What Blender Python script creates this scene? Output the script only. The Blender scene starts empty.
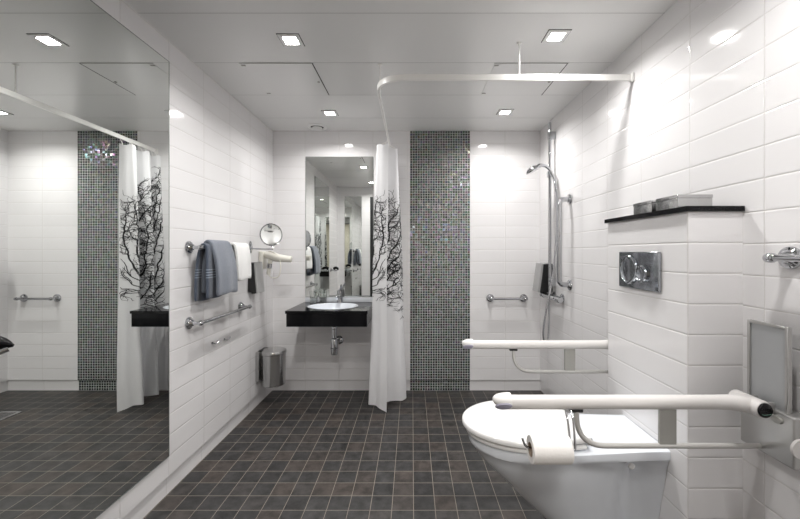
import bpy, bmesh, math, random
from mathutils import Vector, Matrix
R = random.Random(7)
sc = bpy.context.scene
COL = sc.collection
V = Vector
PI = math.pi

# ------------------------------------------------------------------ materials
def nodes(name):
    m = bpy.data.materials.new(name); m.use_nodes = True
    nt = m.node_tree
    b = nt.nodes['Principled BSDF']
    return m, nt, b

def mat(name, col, rough=.5, metal=0, noise=0, nscale=20, bump=0, bscale=40, **kw):
    m, nt, b = nodes(name)
    b.inputs['Base Color'].default_value = (*col, 1)
    b.inputs['Roughness'].default_value = rough
    b.inputs['Metallic'].default_value = metal
    for k, v in kw.items():
        b.inputs[k.replace('_', ' ')].default_value = v
    tc = nt.nodes.new('ShaderNodeTexCoord')
    if noise:
        n = nt.nodes.new('ShaderNodeTexNoise'); n.inputs['Scale'].default_value = nscale
        r = nt.nodes.new('ShaderNodeMix'); r.data_type = 'RGBA'
        nt.links.new(tc.outputs['Object'], n.inputs['Vector'])
        nt.links.new(n.outputs['Fac'], r.inputs['Factor'])
        r.inputs['A'].default_value = (*[c*(1-noise) for c in col], 1)
        r.inputs['B'].default_value = (*[min(1, c*(1+noise)) for c in col], 1)
        nt.links.new(r.outputs['Result'], b.inputs['Base Color'])
    if bump:
        n = nt.nodes.new('ShaderNodeTexNoise'); n.inputs['Scale'].default_value = bscale
        bp = nt.nodes.new('ShaderNodeBump'); bp.inputs['Strength'].default_value = bump; bp.inputs['Distance'].default_value = .002
        nt.links.new(tc.outputs['Object'], n.inputs['Vector'])
        nt.links.new(n.outputs['Fac'], bp.inputs['Height'])
        nt.links.new(bp.outputs['Normal'], b.inputs['Normal'])
    return m

def mth(nt, op, a, b=None, clamp=False):
    n = nt.nodes.new('ShaderNodeMath'); n.operation = op; n.use_clamp = clamp
    for i, x in enumerate((a, b)):
        if x is None: continue
        if isinstance(x, (int, float)): n.inputs[i].default_value = x
        else: nt.links.new(x, n.inputs[i])
    return n.outputs[0]

def plane_uv(nt, ax, u0, v0):
    tc = nt.nodes.new('ShaderNodeTexCoord')
    s = nt.nodes.new('ShaderNodeSeparateXYZ'); nt.links.new(tc.outputs['Object'], s.inputs[0])
    u = mth(nt, 'SUBTRACT', s.outputs[ax[0]], u0); v = mth(nt, 'SUBTRACT', s.outputs[ax[1]], v0)
    c = nt.nodes.new('ShaderNodeCombineXYZ'); nt.links.new(u, c.inputs[0]); nt.links.new(v, c.inputs[1])
    return c.outputs[0], u, v, tc

def tile_mat(name, ax, u0, bw=.3, v0=.088, rh=.1012, col=(.79,.78,.785), grout=(.62,.60,.58)):
    m, nt, b = nodes(name)
    vec, u, v, tc = plane_uv(nt, ax, u0 - 30*bw, v0 - 30*rh)
    br = nt.nodes.new('ShaderNodeTexBrick'); br.offset = 0; br.squash = 1
    nt.links.new(vec, br.inputs['Vector'])
    br.inputs['Scale'].default_value = 1
    br.inputs['Brick Width'].default_value = bw; br.inputs['Row Height'].default_value = rh
    br.inputs['Mortar Size'].default_value = .0011; br.inputs['Mortar Smooth'].default_value = .2
    br.inputs['Color1'].default_value = (*col, 1); br.inputs['Color2'].default_value = (*[c*.985 for c in col], 1)
    br.inputs['Mortar'].default_value = (*grout, 1)
    nt.links.new(br.outputs['Color'], b.inputs['Base Color'])
    b.inputs['Roughness'].default_value = .13
    b.inputs['IOR'].default_value = 1.5
    rr = mth(nt, 'MULTIPLY', br.outputs['Fac'], .5); rr = mth(nt, 'ADD', rr, .075)
    nt.links.new(rr, b.inputs['Roughness'])
    # soft pillow edges of each glazed tile plus slight glaze waviness
    fu = mth(nt, 'FRACT', mth(nt, 'DIVIDE', u, bw)); fv = mth(nt, 'FRACT', mth(nt, 'DIVIDE', v, rh))
    du = mth(nt, 'MULTIPLY', mth(nt, 'MINIMUM', fu, mth(nt, 'SUBTRACT', 1, fu)), bw)
    dv = mth(nt, 'MULTIPLY', mth(nt, 'MINIMUM', fv, mth(nt, 'SUBTRACT', 1, fv)), rh)
    d = mth(nt, 'DIVIDE', mth(nt, 'MINIMUM', du, dv), .005, True)
    h = mth(nt, 'POWER', d, .5)
    n = nt.nodes.new('ShaderNodeTexNoise'); n.inputs['Scale'].default_value = 5
    nt.links.new(tc.outputs['Object'], n.inputs['Vector'])
    hh = mth(nt, 'ADD', h, mth(nt, 'MULTIPLY', n.outputs['Fac'], .7))
    bp = nt.nodes.new('ShaderNodeBump'); bp.inputs['Distance'].default_value = .0017; bp.inputs['Strength'].default_value = .85
    nt.links.new(hh, bp.inputs['Height']); nt.links.new(bp.outputs['Normal'], b.inputs['Normal'])
    return m

def mosaic_mat():
    m, nt, b = nodes('glass_mosaic')
    p = .512/24
    vec, u, v, tc = plane_uv(nt, (0, 2), -.017 - 50*p, 0)
    cu = mth(nt, 'DIVIDE', u, p); cv = mth(nt, 'DIVIDE', v, p)
    fu = mth(nt, 'FRACT', cu); fv = mth(nt, 'FRACT', cv)
    e = mth(nt, 'MAXIMUM', mth(nt, 'ABSOLUTE', mth(nt, 'SUBTRACT', fu, .5)), mth(nt, 'ABSOLUTE', mth(nt, 'SUBTRACT', fv, .5)))
    g = mth(nt, 'GREATER_THAN', e, .405)
    c = nt.nodes.new('ShaderNodeCombineXYZ')
    nt.links.new(mth(nt, 'FLOOR', cu), c.inputs[0]); nt.links.new(mth(nt, 'FLOOR', cv), c.inputs[1])
    w = nt.nodes.new('ShaderNodeTexWhiteNoise'); w.noise_dimensions = '2D'; nt.links.new(c.outputs[0], w.inputs['Vector'])
    cr = nt.nodes.new('ShaderNodeValToRGB'); cr.color_ramp.interpolation = 'CONSTANT'
    cols = [(.0, (.022,.026,.025)), (.3, (.03,.045,.04)), (.5, (.045,.05,.05)), (.68, (.02,.035,.03)), (.8, (.06,.045,.055)), (.9, (.05,.085,.07))]
    el = cr.color_ramp.elements
    el[0].position = 0; el[0].color = (*cols[0][1], 1); el[1].position = cols[1][0]; el[1].color = (*cols[1][1], 1)
    for q, cc in cols[2:]:
        x = el.new(q); x.color = (*cc, 1)
    nt.links.new(w.outputs['Value'], cr.inputs['Fac'])
    mx = nt.nodes.new('ShaderNodeMix'); mx.data_type = 'RGBA'
    nt.links.new(g, mx.inputs['Factor']); nt.links.new(cr.outputs['Color'], mx.inputs['A']); mx.inputs['B'].default_value = (.45,.46,.45,1)
    nt.links.new(mx.outputs['Result'], b.inputs['Base Color'])
    # pearly reflection: each tile has its own tint and a small tilt
    hs = nt.nodes.new('ShaderNodeHueSaturation'); hs.inputs['Saturation'].default_value = .6; hs.inputs['Value'].default_value = 2.2
    nt.links.new(w.outputs['Color'], hs.inputs['Color']); nt.links.new(hs.outputs['Color'], b.inputs['Specular Tint'])
    nt.links.new(mth(nt, 'SUBTRACT', .9, mth(nt, 'MULTIPLY', g, .7)), b.inputs['Specular IOR Level'])
    nt.links.new(mth(nt, 'ADD', .20, mth(nt, 'MULTIPLY', g, .4)), b.inputs['Roughness'])
    geo = nt.nodes.new('ShaderNodeNewGeometry')
    s1 = nt.nodes.new('ShaderNodeVectorMath'); s1.operation = 'SUBTRACT'; nt.links.new(w.outputs['Color'], s1.inputs[0]); s1.inputs[1].default_value = (.5,.5,.5)
    s2 = nt.nodes.new('ShaderNodeVectorMath'); s2.operation = 'SCALE'; nt.links.new(s1.outputs[0], s2.inputs[0]); s2.inputs['Scale'].default_value = .15
    s3 = nt.nodes.new('ShaderNodeVectorMath'); s3.operation = 'ADD'; nt.links.new(s2.outputs[0], s3.inputs[0]); nt.links.new(geo.outputs['Normal'], s3.inputs[1])
    s4 = nt.nodes.new('ShaderNodeVectorMath'); s4.operation = 'NORMALIZE'; nt.links.new(s3.outputs[0], s4.inputs[0])
    nt.links.new(s4.outputs[0], b.inputs['Normal'])
    return m

def floor_mat():
    m, nt, b = nodes('slate_floor_tiles')
    p = .1
    vec, u, v, tc = plane_uv(nt, (0, 1), .007 - 5, .084 - 5)
    br = nt.nodes.new('ShaderNodeTexBrick'); br.offset = 0; br.squash = 1
    nt.links.new(vec, br.inputs['Vector']); br.inputs['Scale'].default_value = 1
    br.inputs['Brick Width'].default_value = p; br.inputs['Row Height'].default_value = p
    br.inputs['Mortar Size'].default_value = .0016; br.inputs['Mortar Smooth'].default_value = .3
    c = nt.nodes.new('ShaderNodeCombineXYZ')
    nt.links.new(mth(nt, 'FLOOR', mth(nt, 'DIVIDE', u, p)), c.inputs[0]); nt.links.new(mth(nt, 'FLOOR', mth(nt, 'DIVIDE', v, p)), c.inputs[1])
    w = nt.nodes.new('ShaderNodeTexWhiteNoise'); w.noise_dimensions = '2D'; nt.links.new(c.outputs[0], w.inputs['Vector'])
    cr = nt.nodes.new('ShaderNodeValToRGB'); el = cr.color_ramp.elements
    el[0].position = 0; el[0].color = (.030,.029,.029,1); el[1].position = 1; el[1].color = (.052,.043,.038,1)
    x = el.new(.5); x.color = (.037,.036,.036,1)
    nt.links.new(w.outputs['Value'], cr.inputs['Fac'])
    n = nt.nodes.new('ShaderNodeTexNoise'); n.inputs['Scale'].default_value = 16; n.inputs['Detail'].default_value = 7; n.inputs['Roughness'].default_value = .65
    nt.links.new(tc.outputs['Object'], n.inputs['Vector'])
    k = mth(nt, 'ADD', mth(nt, 'MULTIPLY', n.outputs['Fac'], 3.4), -.62)
    sc_ = nt.nodes.new('ShaderNodeVectorMath'); sc_.operation = 'SCALE'
    nt.links.new(cr.outputs['Color'], sc_.inputs[0]); nt.links.new(k, sc_.inputs['Scale'])
    mx = nt.nodes.new('ShaderNodeMix'); mx.data_type = 'RGBA'
    nt.links.new(br.outputs['Fac'], mx.inputs['Factor']); nt.links.new(sc_.outputs[0], mx.inputs['A']); mx.inputs['B'].default_value = (.25,.22,.185,1)
    nt.links.new(mx.outputs['Result'], b.inputs['Base Color'])
    b.inputs['Specular IOR Level'].default_value = .35
    nt.links.new(mth(nt, 'ADD', .36, mth(nt, 'MULTIPLY', n.outputs['Fac'], .22)), b.inputs['Roughness'])
    bp = nt.nodes.new('ShaderNodeBump'); bp.inputs['Distance'].default_value = .0012; bp.inputs['Strength'].default_value = .6
    nt.links.new(mth(nt, 'SUBTRACT', mth(nt, 'MULTIPLY', n.outputs['Fac'], .6), br.outputs['Fac']), bp.inputs['Height'])
    nt.links.new(bp.outputs['Normal'], b.inputs['Normal'])
    return m

M = {}
M['ceil'] = mat('painted_metal_ceiling', (.83,.83,.82), .22, 0, bump=.25, bscale=2.5)
M['seam'] = mat('ceiling_seam', (.42,.42,.41), .5)
M['gap'] = mat('dark_gap', (.03,.03,.03), .6)
M['white'] = mat('white_enamel', (.86,.85,.83), .3)
M['trimw'] = mat('white_trim', (.78,.78,.77), .4)
M['ceramic'] = mat('sanitary_ceramic', (.74,.77,.815), .07, Coat_Weight=.5)
M['lid'] = mat('seat_plastic', (.79,.79,.785), .16)
M['chrome'] = mat('chrome', (.54,.55,.57), .06, 1)
M['platechrome'] = mat('chrome_dark_reflection', (.42,.44,.47), .10, 1)  # chrome darkened: the flush plate's dark bluish reflection is put into its colour
M['steel'] = mat('brushed_steel', (.52,.52,.52), .16, 1, noise=.05, nscale=60)
M['satin'] = mat('satin_aluminium', (.47,.465,.455), .34, .75)
M['greypanel'] = mat('grey_panel', (.40,.41,.42), .4, .3)
M['armwhite'] = mat('warm_white_coating', (.63,.61,.595), .28)
M['armlow'] = mat('silver_coating', (.52,.51,.49), .3, .35)
M['armtip'] = mat('rail_end_plastic', (.74,.73,.72), .35)
M['armtip2'] = mat('lilac_grip_pad', (.36,.35,.44), .4)
M['armgrey'] = mat('grey_coated_metal', (.36,.355,.33), .35, .4)
M['black'] = mat('black_gloss', (.004,.004,.005), .14, Specular_IOR_Level=.25)
M['blackm'] = mat('black_plastic', (.012,.012,.013), .35)
M['granite'] = mat('black_stone', (.006,.006,.007), .08, noise=.5, nscale=300, Specular_IOR_Level=.18)
M['mirror'] = mat('mirror_silver', (.86,.88,.86), 0.0, 1)
M['mirroredge'] = mat('mirror_edge', (.16,.18,.17), .3)
M['paper'] = mat('tissue_paper', (.82,.80,.78), .9, bump=.3, bscale=150)
M['card'] = mat('cardboard_core', (.35,.28,.22), .9)
M['wtowel'] = mat('white_terry', (.85,.85,.84), .95, bump=1, bscale=450)
M['dryer'] = mat('ivory_plastic', (.80,.78,.71), .3)
M['dispgrey'] = mat('silver_plastic', (.40,.40,.40), .35, .3)
M['hall'] = mat('hall_paint', (.62,.58,.52), .8)
M['hallfloor'] = mat('hall_floor', (.10,.09,.08), .7)
M['curtain_ink'] = mat('curtain_print', (.012,.012,.014), .8)
M['text'] = mat('cap_lettering', (.6,.6,.6), .5)
M['textg'] = mat('cap_green_line', (.07,.16,.12), .5)
g, nt, b = nodes('clear_glass')
b.inputs['Transmission Weight'].default_value = 1; b.inputs['Roughness'].default_value = .02; b.inputs['IOR'].default_value = 1.45
b.inputs['Base Color'].default_value = (.96,.98,.97,1); M['glass'] = g
# curtain cloth: slightly translucent
m, nt, b = nodes('curtain_cloth')
b.inputs['Base Color'].default_value = (.84,.84,.85,1); b.inputs['Roughness'].default_value = .7
tr = nt.nodes.new('ShaderNodeBsdfTranslucent'); tr.inputs[0].default_value = (.85,.85,.87,1)
ms = nt.nodes.new('ShaderNodeMixShader'); ms.inputs[0].default_value = .3
nt.links.new(b.outputs[0], ms.inputs[1]); nt.links.new(tr.outputs[0], ms.inputs[2])
nt.links.new(ms.outputs[0], nt.nodes['Material Output'].inputs[0]); M['curtain'] = m
# blue terry with woven stripes on the hanging ends
def terry(name, col, stripes):
    m, nt, b = nodes(name)
    b.inputs['Roughness'].default_value = .95; b.inputs['Sheen Weight'].default_value = .3
    tc = nt.nodes.new('ShaderNodeTexCoord'); s = nt.nodes.new('ShaderNodeSeparateXYZ'); nt.links.new(tc.outputs['Object'], s.inputs[0])
    n = nt.nodes.new('ShaderNodeTexNoise'); n.inputs['Scale'].default_value = 260; nt.links.new(tc.outputs['Object'], n.inputs['Vector'])
    n2 = nt.nodes.new('ShaderNodeMix'); n2.data_type = 'RGBA'
    n2.inputs['A'].default_value = (*[c*.6 for c in col], 1); n2.inputs['B'].default_value = (*[c*1.35 for c in col], 1)
    nt.links.new(n.outputs['Fac'], n2.inputs['Factor'])
    out = n2.outputs['Result']
    if stripes:
        z = mth(nt, 'SUBTRACT', s.outputs[2], stripes[0]); f = mth(nt, 'FRACT', mth(nt, 'DIVIDE', z, .014))
        k = mth(nt, 'MULTIPLY', mth(nt, 'LESS_THAN', f, .28), mth(nt, 'MULTIPLY', mth(nt, 'GREATER_THAN', z, 0), mth(nt, 'LESS_THAN', z, .056)))
        mx = nt.nodes.new('ShaderNodeMix'); mx.data_type = 'RGBA'
        nt.links.new(k, mx.inputs['Factor']); nt.links.new(out, mx.inputs['A']); mx.inputs['B'].default_value = (.30,.36,.43,1); out = mx.outputs['Result']
    nt.links.new(out, b.inputs['Base Color'])
    bp = nt.nodes.new('ShaderNodeBump'); bp.inputs['Distance'].default_value = .003
    nt.links.new(n.outputs['Fac'], bp.inputs['Height']); nt.links.new(bp.outputs['Normal'], b.inputs['Normal'])
    return m
M['btowel'] = terry('blue_terry_lit', (.18,.20,.24), None)
M['btowel_shade'] = terry('blue_terry_striped_shade', (.062,.078,.112), (-.165,))  # same towel blue, shade of the inner fold painted in as darker colour
# lamp lens
m, nt, b = nodes('lamp_lens'); b.inputs['Emission Color'].default_value = (1,.97,.92,1); b.inputs['Emission Strength'].default_value = 60; M['lamp'] = m
m, nt, b = nodes('hall_fill_lens'); b.inputs['Emission Color'].default_value = (1,.96,.9,1); b.inputs['Emission Strength'].default_value = 3; M['hfill'] = m  # glow of the added fill lamp in the hall
M['t_back'] = tile_mat('wall_tiles_back', (0, 2), .793)
M['t_backl'] = tile_mat('wall_tiles_basin', (0, 2), -.623, .29)
M['t_left'] = tile_mat('wall_tiles_left', (1, 2), 2.09)
M['t_right'] = tile_mat('wall_tiles_right', (1, 2), 1.135, .304, v0=.098)
M['t_boxa'] = tile_mat('cistern_tiles_side', (1, 2), 1.21, .5, v0=.102)
M['t_boxb'] = tile_mat('cistern_tiles_end', (0, 2), .909, .3, v0=.102)
M['mosaic'] = mosaic_mat()
M['floor'] = floor_mat()

# ------------------------------------------------------------------ mesh helpers
def rbox(bm, lo, hi, bev=0, seg=2, mi=0):
    t = bmesh.new()
    bmesh.ops.create_cube(t, size=1)
    lo = V(lo); hi = V(hi)
    for v in t.verts:
        v.co = V([lo[i] + (v.co[i]+.5)*(hi[i]-lo[i]) for i in range(3)])
    if bev:
        bmesh.ops.bevel(t, geom=t.edges[:], offset=bev, segments=seg, profile=.6, affect='EDGES')
    for f in t.faces: f.material_index = mi
    me = bpy.data.meshes.new('tmp'); t.to_mesh(me); t.free()
    bm.from_mesh(me); bpy.data.meshes.remove(me)
    return bm

def ring(bm, pts, prev=None, mi=0, close=True):
    vs = [bm.verts.new(p) for p in pts]
    if prev:
        n = len(vs)
        for i in range(n if close else n-1):
            j = (i+1) % n
            f = bm.faces.new((prev[i], prev[j], vs[j], vs[i])); f.material_index = mi
    return vs

def cap(bm, vs, mi=0, flip=False):
    f = bm.faces.new(vs[::-1] if flip else vs); f.material_index = mi

def tube(bm, pts, r, seg=16, caps=True, mi=0):
    pts = [V(p) for p in pts]
    n = len(pts); rs = r if isinstance(r, (list, tuple)) else [r]*n
    T = []
    for i in range(n):
        a = pts[max(0, i-1)]; c = pts[min(n-1, i+1)]
        T.append((c-a).normalized())
    up = V((0,0,1)) if abs(T[0].z) < .9 else V((1,0,0))
    N = T[0].cross(up).normalized()
    prev = None; first = None
    for i in range(n):
        if i:
            q = T[i-1].rotation_difference(T[i]); N = (q @ N).normalized()
        B = T[i].cross(N).normalized()
        c = [pts[i] + (N*math.cos(2*PI*k/seg) + B*math.sin(2*PI*k/seg))*rs[i] for k in range(seg)]
        prev = ring(bm, c, prev, mi)
        if first is None: first = prev
    if caps:
        cap(bm, first, mi, True); cap(bm, prev, mi)
    return bm

def bend(pts, rad, n=8):
    pts = [V(p) for p in pts]; out = [pts[0]]
    for i in range(1, len(pts)-1):
        a, p, c = pts[i-1], pts[i], pts[i+1]
        d1 = (a-p); d2 = (c-p); r = min(rad, d1.length*.49, d2.length*.49) if len(pts) > 3 else min(rad, d1.length*.95, d2.length*.95)
        s = p + d1.normalized()*r; e = p + d2.normalized()*r
        for k in range(n+1):
            t = k/n
            out.append(s*(1-t)**2*1 + p*2*t*(1-t) + e*t*t)
    out.append(pts[-1]); return out

def spline(pts, n=8):
    pts = [V(p) for p in pts]; P = [pts[0]*2-pts[1]] + pts + [pts[-1]*2-pts[-2]]; out = []
    for i in range(1, len(P)-2):
        for k in range(n):
            t = k/n; a, b_, c, d = P[i-1], P[i], P[i+1], P[i+2]
            out.append(.5*((2*b_) + (c-a)*t + (2*a-5*b_+4*c-d)*t*t + (3*b_-a-3*c+d)*t*t*t))
    out.append(pts[-1]); return out

def lathe(bm, prof, org, axis=(0,0,1), seg=32, mi=0, sx=1, sy=1, hollow=False):
    q = V((0,0,1)).rotation_difference(V(axis).normalized()); org = V(org); prev = None
    for (r, h) in prof:
        if r < 1e-6: r = 1e-4
        c = [org + q @ V((r*sx*math.cos(2*PI*k/seg), r*sy*math.sin(2*PI*k/seg), h)) for k in range(seg)]
        nv = ring(bm, c, prev, mi)
        if prev is None:
            first = nv
            if not hollow: cap(bm, nv, mi, True)
        prev = nv
    if hollow:
        for i in range(seg): bm.faces.new((prev[i], prev[(i+1)%seg], first[(i+1)%seg], first[i]))
    else: cap(bm, prev, mi)
    return bm

def part(name, bm, mats, root=None, smooth=True, label=None, **kw):
    bmesh.ops.recalc_face_normals(bm, faces=bm.faces[:])
    me = bpy.data.meshes.new(name)
    if root is not None:
        o0 = root.get('_o'); off = V(o0) if o0 else V(root.location)
        for v in bm.verts: v.co -= off
    bm.to_mesh(me); bm.free()
    for m_ in (mats if isinstance(mats, (list, tuple)) else [mats]):
        me.materials.append(M[m_] if isinstance(m_, str) else m_)
    if smooth:
        me.shade_smooth()
        try: me.set_sharp_from_angle(angle=math.radians(38))
        except Exception: pass
    o = bpy.data.objects.new(name, me); COL.objects.link(o)
    if root is not None:
        o.parent = root
        if root.type != 'EMPTY':                      # sub-part: parent sits at its own root's base
            pass
        OFF[o.name] = off
    else:
        OFF[o.name] = V((0,0,0))
    if label: o['label'] = label
    for k, v in kw.items(): o[k] = v
    return o
OFF = {}

def sub(name, bm, mats, parent, **kw):                # part of a part
    off = OFF[parent.name]
    for v in bm.verts: v.co -= off
    o = part(name, bm, mats, None, **kw); o.parent = parent; OFF[o.name] = off
    return o

def thing(name, loc, label, cat, group=None):
    o = bpy.data.objects.new(name, None); o.location = loc; o.empty_display_size = .05; COL.objects.link(o)
    o['label'] = label; o['category'] = cat
    if group: o['group'] = group
    return o

def copy_tree(o, parent=None):
    c = o.copy(); COL.objects.link(c)
    if parent is not None: c.parent = parent
    for ch in list(o.children): copy_tree(ch, c)
    return c

def struct(name, lo, hi, m, bev=0):
    o = part(name, rbox(bmesh.new(), lo, hi, bev), m, smooth=False); o['kind'] = 'structure'; return o

# ------------------------------------------------------------------ room shell
XL, XR, YB, YN, H = -1.185, 1.09, 3.13, .41, 2.217
HC = 1.185
struct('floor', (XL-.12, YN-.1, -.1), (XR+.12, YB+.12, 0), 'floor')
struct('ceiling', (XL-.1, YN-.1, H), (XR+.1, YB+.1, H+.1), 'ceil')
ZB = .092
struct('wall_left', (XL-.1, YN, ZB), (XL, YB, H), 't_left')
struct('wall_right', (XR, YN, ZB), (XR+.1, YB, H), 't_right')
struct('wall_back', (.495, YB, ZB), (XR, YB+.1, H), 't_back')
struct('wall_back_basin_side', (XL, YB, ZB), (-.017, YB+.1, H), 't_backl')
struct('wall_back_mosaic', (-.017, YB, ZB), (.495, YB+.1, H), 'mosaic')
struct('baseboard_left', (XL-.1, YN, 0), (XL-.012, YB+.012, ZB), 't_left')
struct('baseboard_right', (XR+.012, YN, 0), (XR+.1, YB+.012, ZB), 't_right')
struct('baseboard_back_right', (.495, YB+.012, 0), (XR+.1, YB+.1, ZB), 't_back')
struct('baseboard_back_left', (XL-.1, YB+.012, 0), (-.017, YB+.1, ZB), 't_backl')
struct('baseboard_back_mosaic', (-.017, YB+.012, 0), (.495, YB+.1, ZB), 'mosaic')
# ceiling panel seams
bm = bmesh.new()
for y in (.755, 1.17, 1.585, 2.0, 2.412, 2.825):
    rbox(bm, (XL, y-.0012, H-.0006), (XR, y+.0012, H+.002))
o = part('trim_ceiling_seams', bm, 'seam', smooth=False); o['kind'] = 'structure'
# near wall with doorway (camera stands in it) and the hall behind
DL, DR, DH = -.62, .50, 2.06
bm = bmesh.new()
rbox(bm, (XL-.1, YN-.1, 0), (DL, YN, H)); rbox(bm, (DR, YN-.1, 0), (XR+.1, YN, H)); rbox(bm, (DL, YN-.1, DH), (DR, YN, H))
o = part('wall_near', bm, 't_backl', smooth=False); o['kind'] = 'structure'
bm = bmesh.new()
rbox(bm, (DL-.045, YN-.11, 0), (DL+.015, YN+.012, DH)); rbox(bm, (DR-.015, YN-.11, 0), (DR+.001, YN+.012, DH)); rbox(bm, (DL+.015, YN-.11, DH-.015), (DR-.015, YN+.012, DH+.001))
o = part('trim_doorway', bm, 'blackm', smooth=False); o['kind'] = 'structure'
struct('floor_hall', (-1.4, -1.7, -.1), (1.4, YN-.1, 0), 'hallfloor')
struct('ceiling_hall', (-1.4, -1.7, 2.35), (1.4, YN-.1, 2.45), 'hall')
bm = bmesh.new()
rbox(bm, (-1.5, -1.7, 0), (-1.4, YN-.1, 2.35)); rbox(bm, (1.4, -1.7, 0), (1.5, YN-.1, 2.35)); rbox(bm, (-1.5, -1.8, 0), (1.5, -1.7, 2.35))
rbox(bm, (-1.4, YN-.11, H), (1.4, YN-.1, 2.35)); rbox(bm, (-1.4, YN-.11, 0), (XL-.1, YN-.1, H)); rbox(bm, (XR+.1, YN-.11, 0), (1.4, YN-.1, H))
o = part('wall_hall', bm, 'hall', smooth=False); o['kind'] = 'structure'

# tiled cistern boxing
bm = bmesh.new(); rbox(bm, (.909, 1.209, 0), (XR+.002, 1.70, 1.318))
o = part('wall_cistern_boxing', bm, ['t_boxa', 't_boxb'], smooth=False); o['kind'] = 'structure'
for p in o.data.polygons:
    if abs(p.normal.y) > .5: p.material_index = 1

# ------------------------------------------------------------------ ceiling things
def downlight(x, y, label, first=[None]):
    if first[0] is None:
        t = thing('downlight', (x, y, H), label, 'ceiling light', 'square recessed ceiling downlights')
        bm = bmesh.new(); a = .05
        for lo, hi in (((-a,-a),(a,-a+.018)), ((-a,a-.018),(a,a)), ((-a,-a+.018),(-a+.018,a-.018)), ((a-.018,-a+.018),(a,a-.018))):
            rbox(bm, (x+lo[0], y+lo[1], H-.005), (x+hi[0], y+hi[1], H-.0005))
        part('trim_frame', bm, 'ceil', t, smooth=False)
        bm = bmesh.new()
        rbox(bm, (x-a-.004, y-a-.004, H-.001), (x+a+.004, y-a-.0005, H-.0002)); rbox(bm, (x-a-.004, y+a+.0005, H-.001), (x+a+.004, y+a+.004, H-.0002))
        rbox(bm, (x-a-.004, y-a, H-.001), (x-a-.0005, y+a, H-.0002)); rbox(bm, (x+a+.0005, y-a, H-.001), (x+a+.004, y+a, H-.0002))
        part('shadow_gap', bm, 'gap', t, smooth=False)
        part('lamp_lens', rbox(bmesh.new(), (x-a+.0185, y-a+.0185, H-.003), (x+a-.0185, y+a-.0185, H-.0005)), 'lamp', t, smooth=False)
        first[0] = t
    else:
        t = copy_tree(first[0]); t.location = (x, y, H); t['label'] = label
    ld = bpy.data.lights.new('downlight_beam', 'AREA'); ld.shape = 'SQUARE'; ld.size = .06; ld.energy = P_DOWN; ld.spread = math.radians(150); ld.color = (1, .985, .965)
    lo = bpy.data.objects.new('downlight_beam', ld); lo.location = (x, y, H-.007); COL.objects.link(lo)
    return t
P_DOWN = 6.3
downlight(-.589, 1.786, 'square recessed ceiling downlight in front of the access hatch, nearest the large wall mirror')
downlight(.688, 1.753, 'square recessed ceiling downlight just in front of the shower curtain rail')
downlight(.685, 2.705, 'square recessed ceiling downlight inside the shower area behind the curtain rail')
downlight(-.609, 2.724, 'square recessed ceiling downlight above the black basin counter, beside the round air vent')
downlight(-.60, .80, 'square recessed ceiling downlight over the doorway end, seen reflected in the basin mirror')
downlight(.69, .80, 'square recessed ceiling downlight over the right side of the doorway end')

def hatch(x0, label):
    y0, y1, w = 2.003, 2.409, .40
    t = thing('ceiling_hatch', (x0+w/2, 2.2, H), label, 'hatch', 'ceiling access hatches')
    part('hatch_panel', rbox(bmesh.new(), (x0+.002, y0+.002, H-.003), (x0+w-.002, y1-.002, H-.0003), .001, 1), 'ceil', t, smooth=False)
    bm = bmesh.new(); rbox(bm, (x0+w-.002, y0, H-.0032), (x0+w+.0025, y1, H-.0002))
    part('edge_gap', bm, 'gap', t, smooth=False)
    part('front_gap', rbox(bmesh.new(), (x0, y0-.001, H-.0032), (x0+w, y0+.0012, H-.0002)), 'seam', t, smooth=False)
    for yy in (y0+.02, y1-.03):
        part('hinge', rbox(bmesh.new(), (x0+.004, yy-.006, H-.006), (x0+.028, yy+.006, H-.0028), .002), 'armgrey', t)
    part('latch', lathe(bmesh.new(), [(0,0),(.008,0),(.007,.004),(0,.005)], (x0+w-.02, 2.22, H-.003), (0,0,-1), 16), 'armgrey', t)
hatch(-.945, 'square white access hatch in the ceiling above the towels, with two small hinges')
hatch(.45, 'square white access hatch in the ceiling crossed by the curtain rail near the shower')

t = thing('air_vent', (-.78, 3.02, H), 'round white air vent in the ceiling beside the basin mirror', 'vent')
part('vent_ring', lathe(bmesh.new(), [(.052,0),(.078,0),(.080,-.004),(.074,-.011),(.060,-.012),(.052,-.004)], (-.78,3.02,H-.0005), (0,0,1), 40, hollow=True), 'trimw', t)
part('vent_disc', lathe(bmesh.new(), [(0,-.018),(.036,-.016),(.041,-.013),(.040,-.009),(0,-.008)], (-.78,3.02,H), (0,0,1), 40), 'trimw', t)
part('vent_throat', lathe(bmesh.new(), [(0,-.0035),(.053,-.0035),(.053,-.001),(0,-.001)], (-.78,3.02,H), (0,0,1), 40), 'gap', t)

# ------------------------------------------------------------------ curtain rail
RZ = 2.045
t = thing('shower_curtain_rail', (-.18, 1.81, RZ), 'white L-shaped shower curtain rail with a rounded corner, hung below the ceiling', 'curtain rail')
path = bend([(XR-.006, 1.81, RZ), (-.18, 1.81, RZ), (-.18, YB-.006, RZ)], .16, 14)
bm = bmesh.new(); prev = None; hw, hh = .006, .0145
for i, p in enumerate(path):
    a = path[max(0,i-1)]; c = path[min(len(path)-1,i+1)]; d = (c-a).normalized(); n = V((-d.y, d.x, 0))
    q = [p+n*hw+V((0,0,-hh)), p+n*hw+V((0,0,hh)), p-n*hw+V((0,0,hh)), p-n*hw+V((0,0,-hh))]
    prev = ring(bm, q, prev)
    if i == 0: cap(bm, prev, 0, True)
cap(bm, prev)
part('rail', bm, 'white', t)
part('wall_socket', rbox(bmesh.new(), (XR-.012, 1.795, RZ-.022), (XR-.0005, 1.825, RZ+.02), .003), 'white', t)
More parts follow.
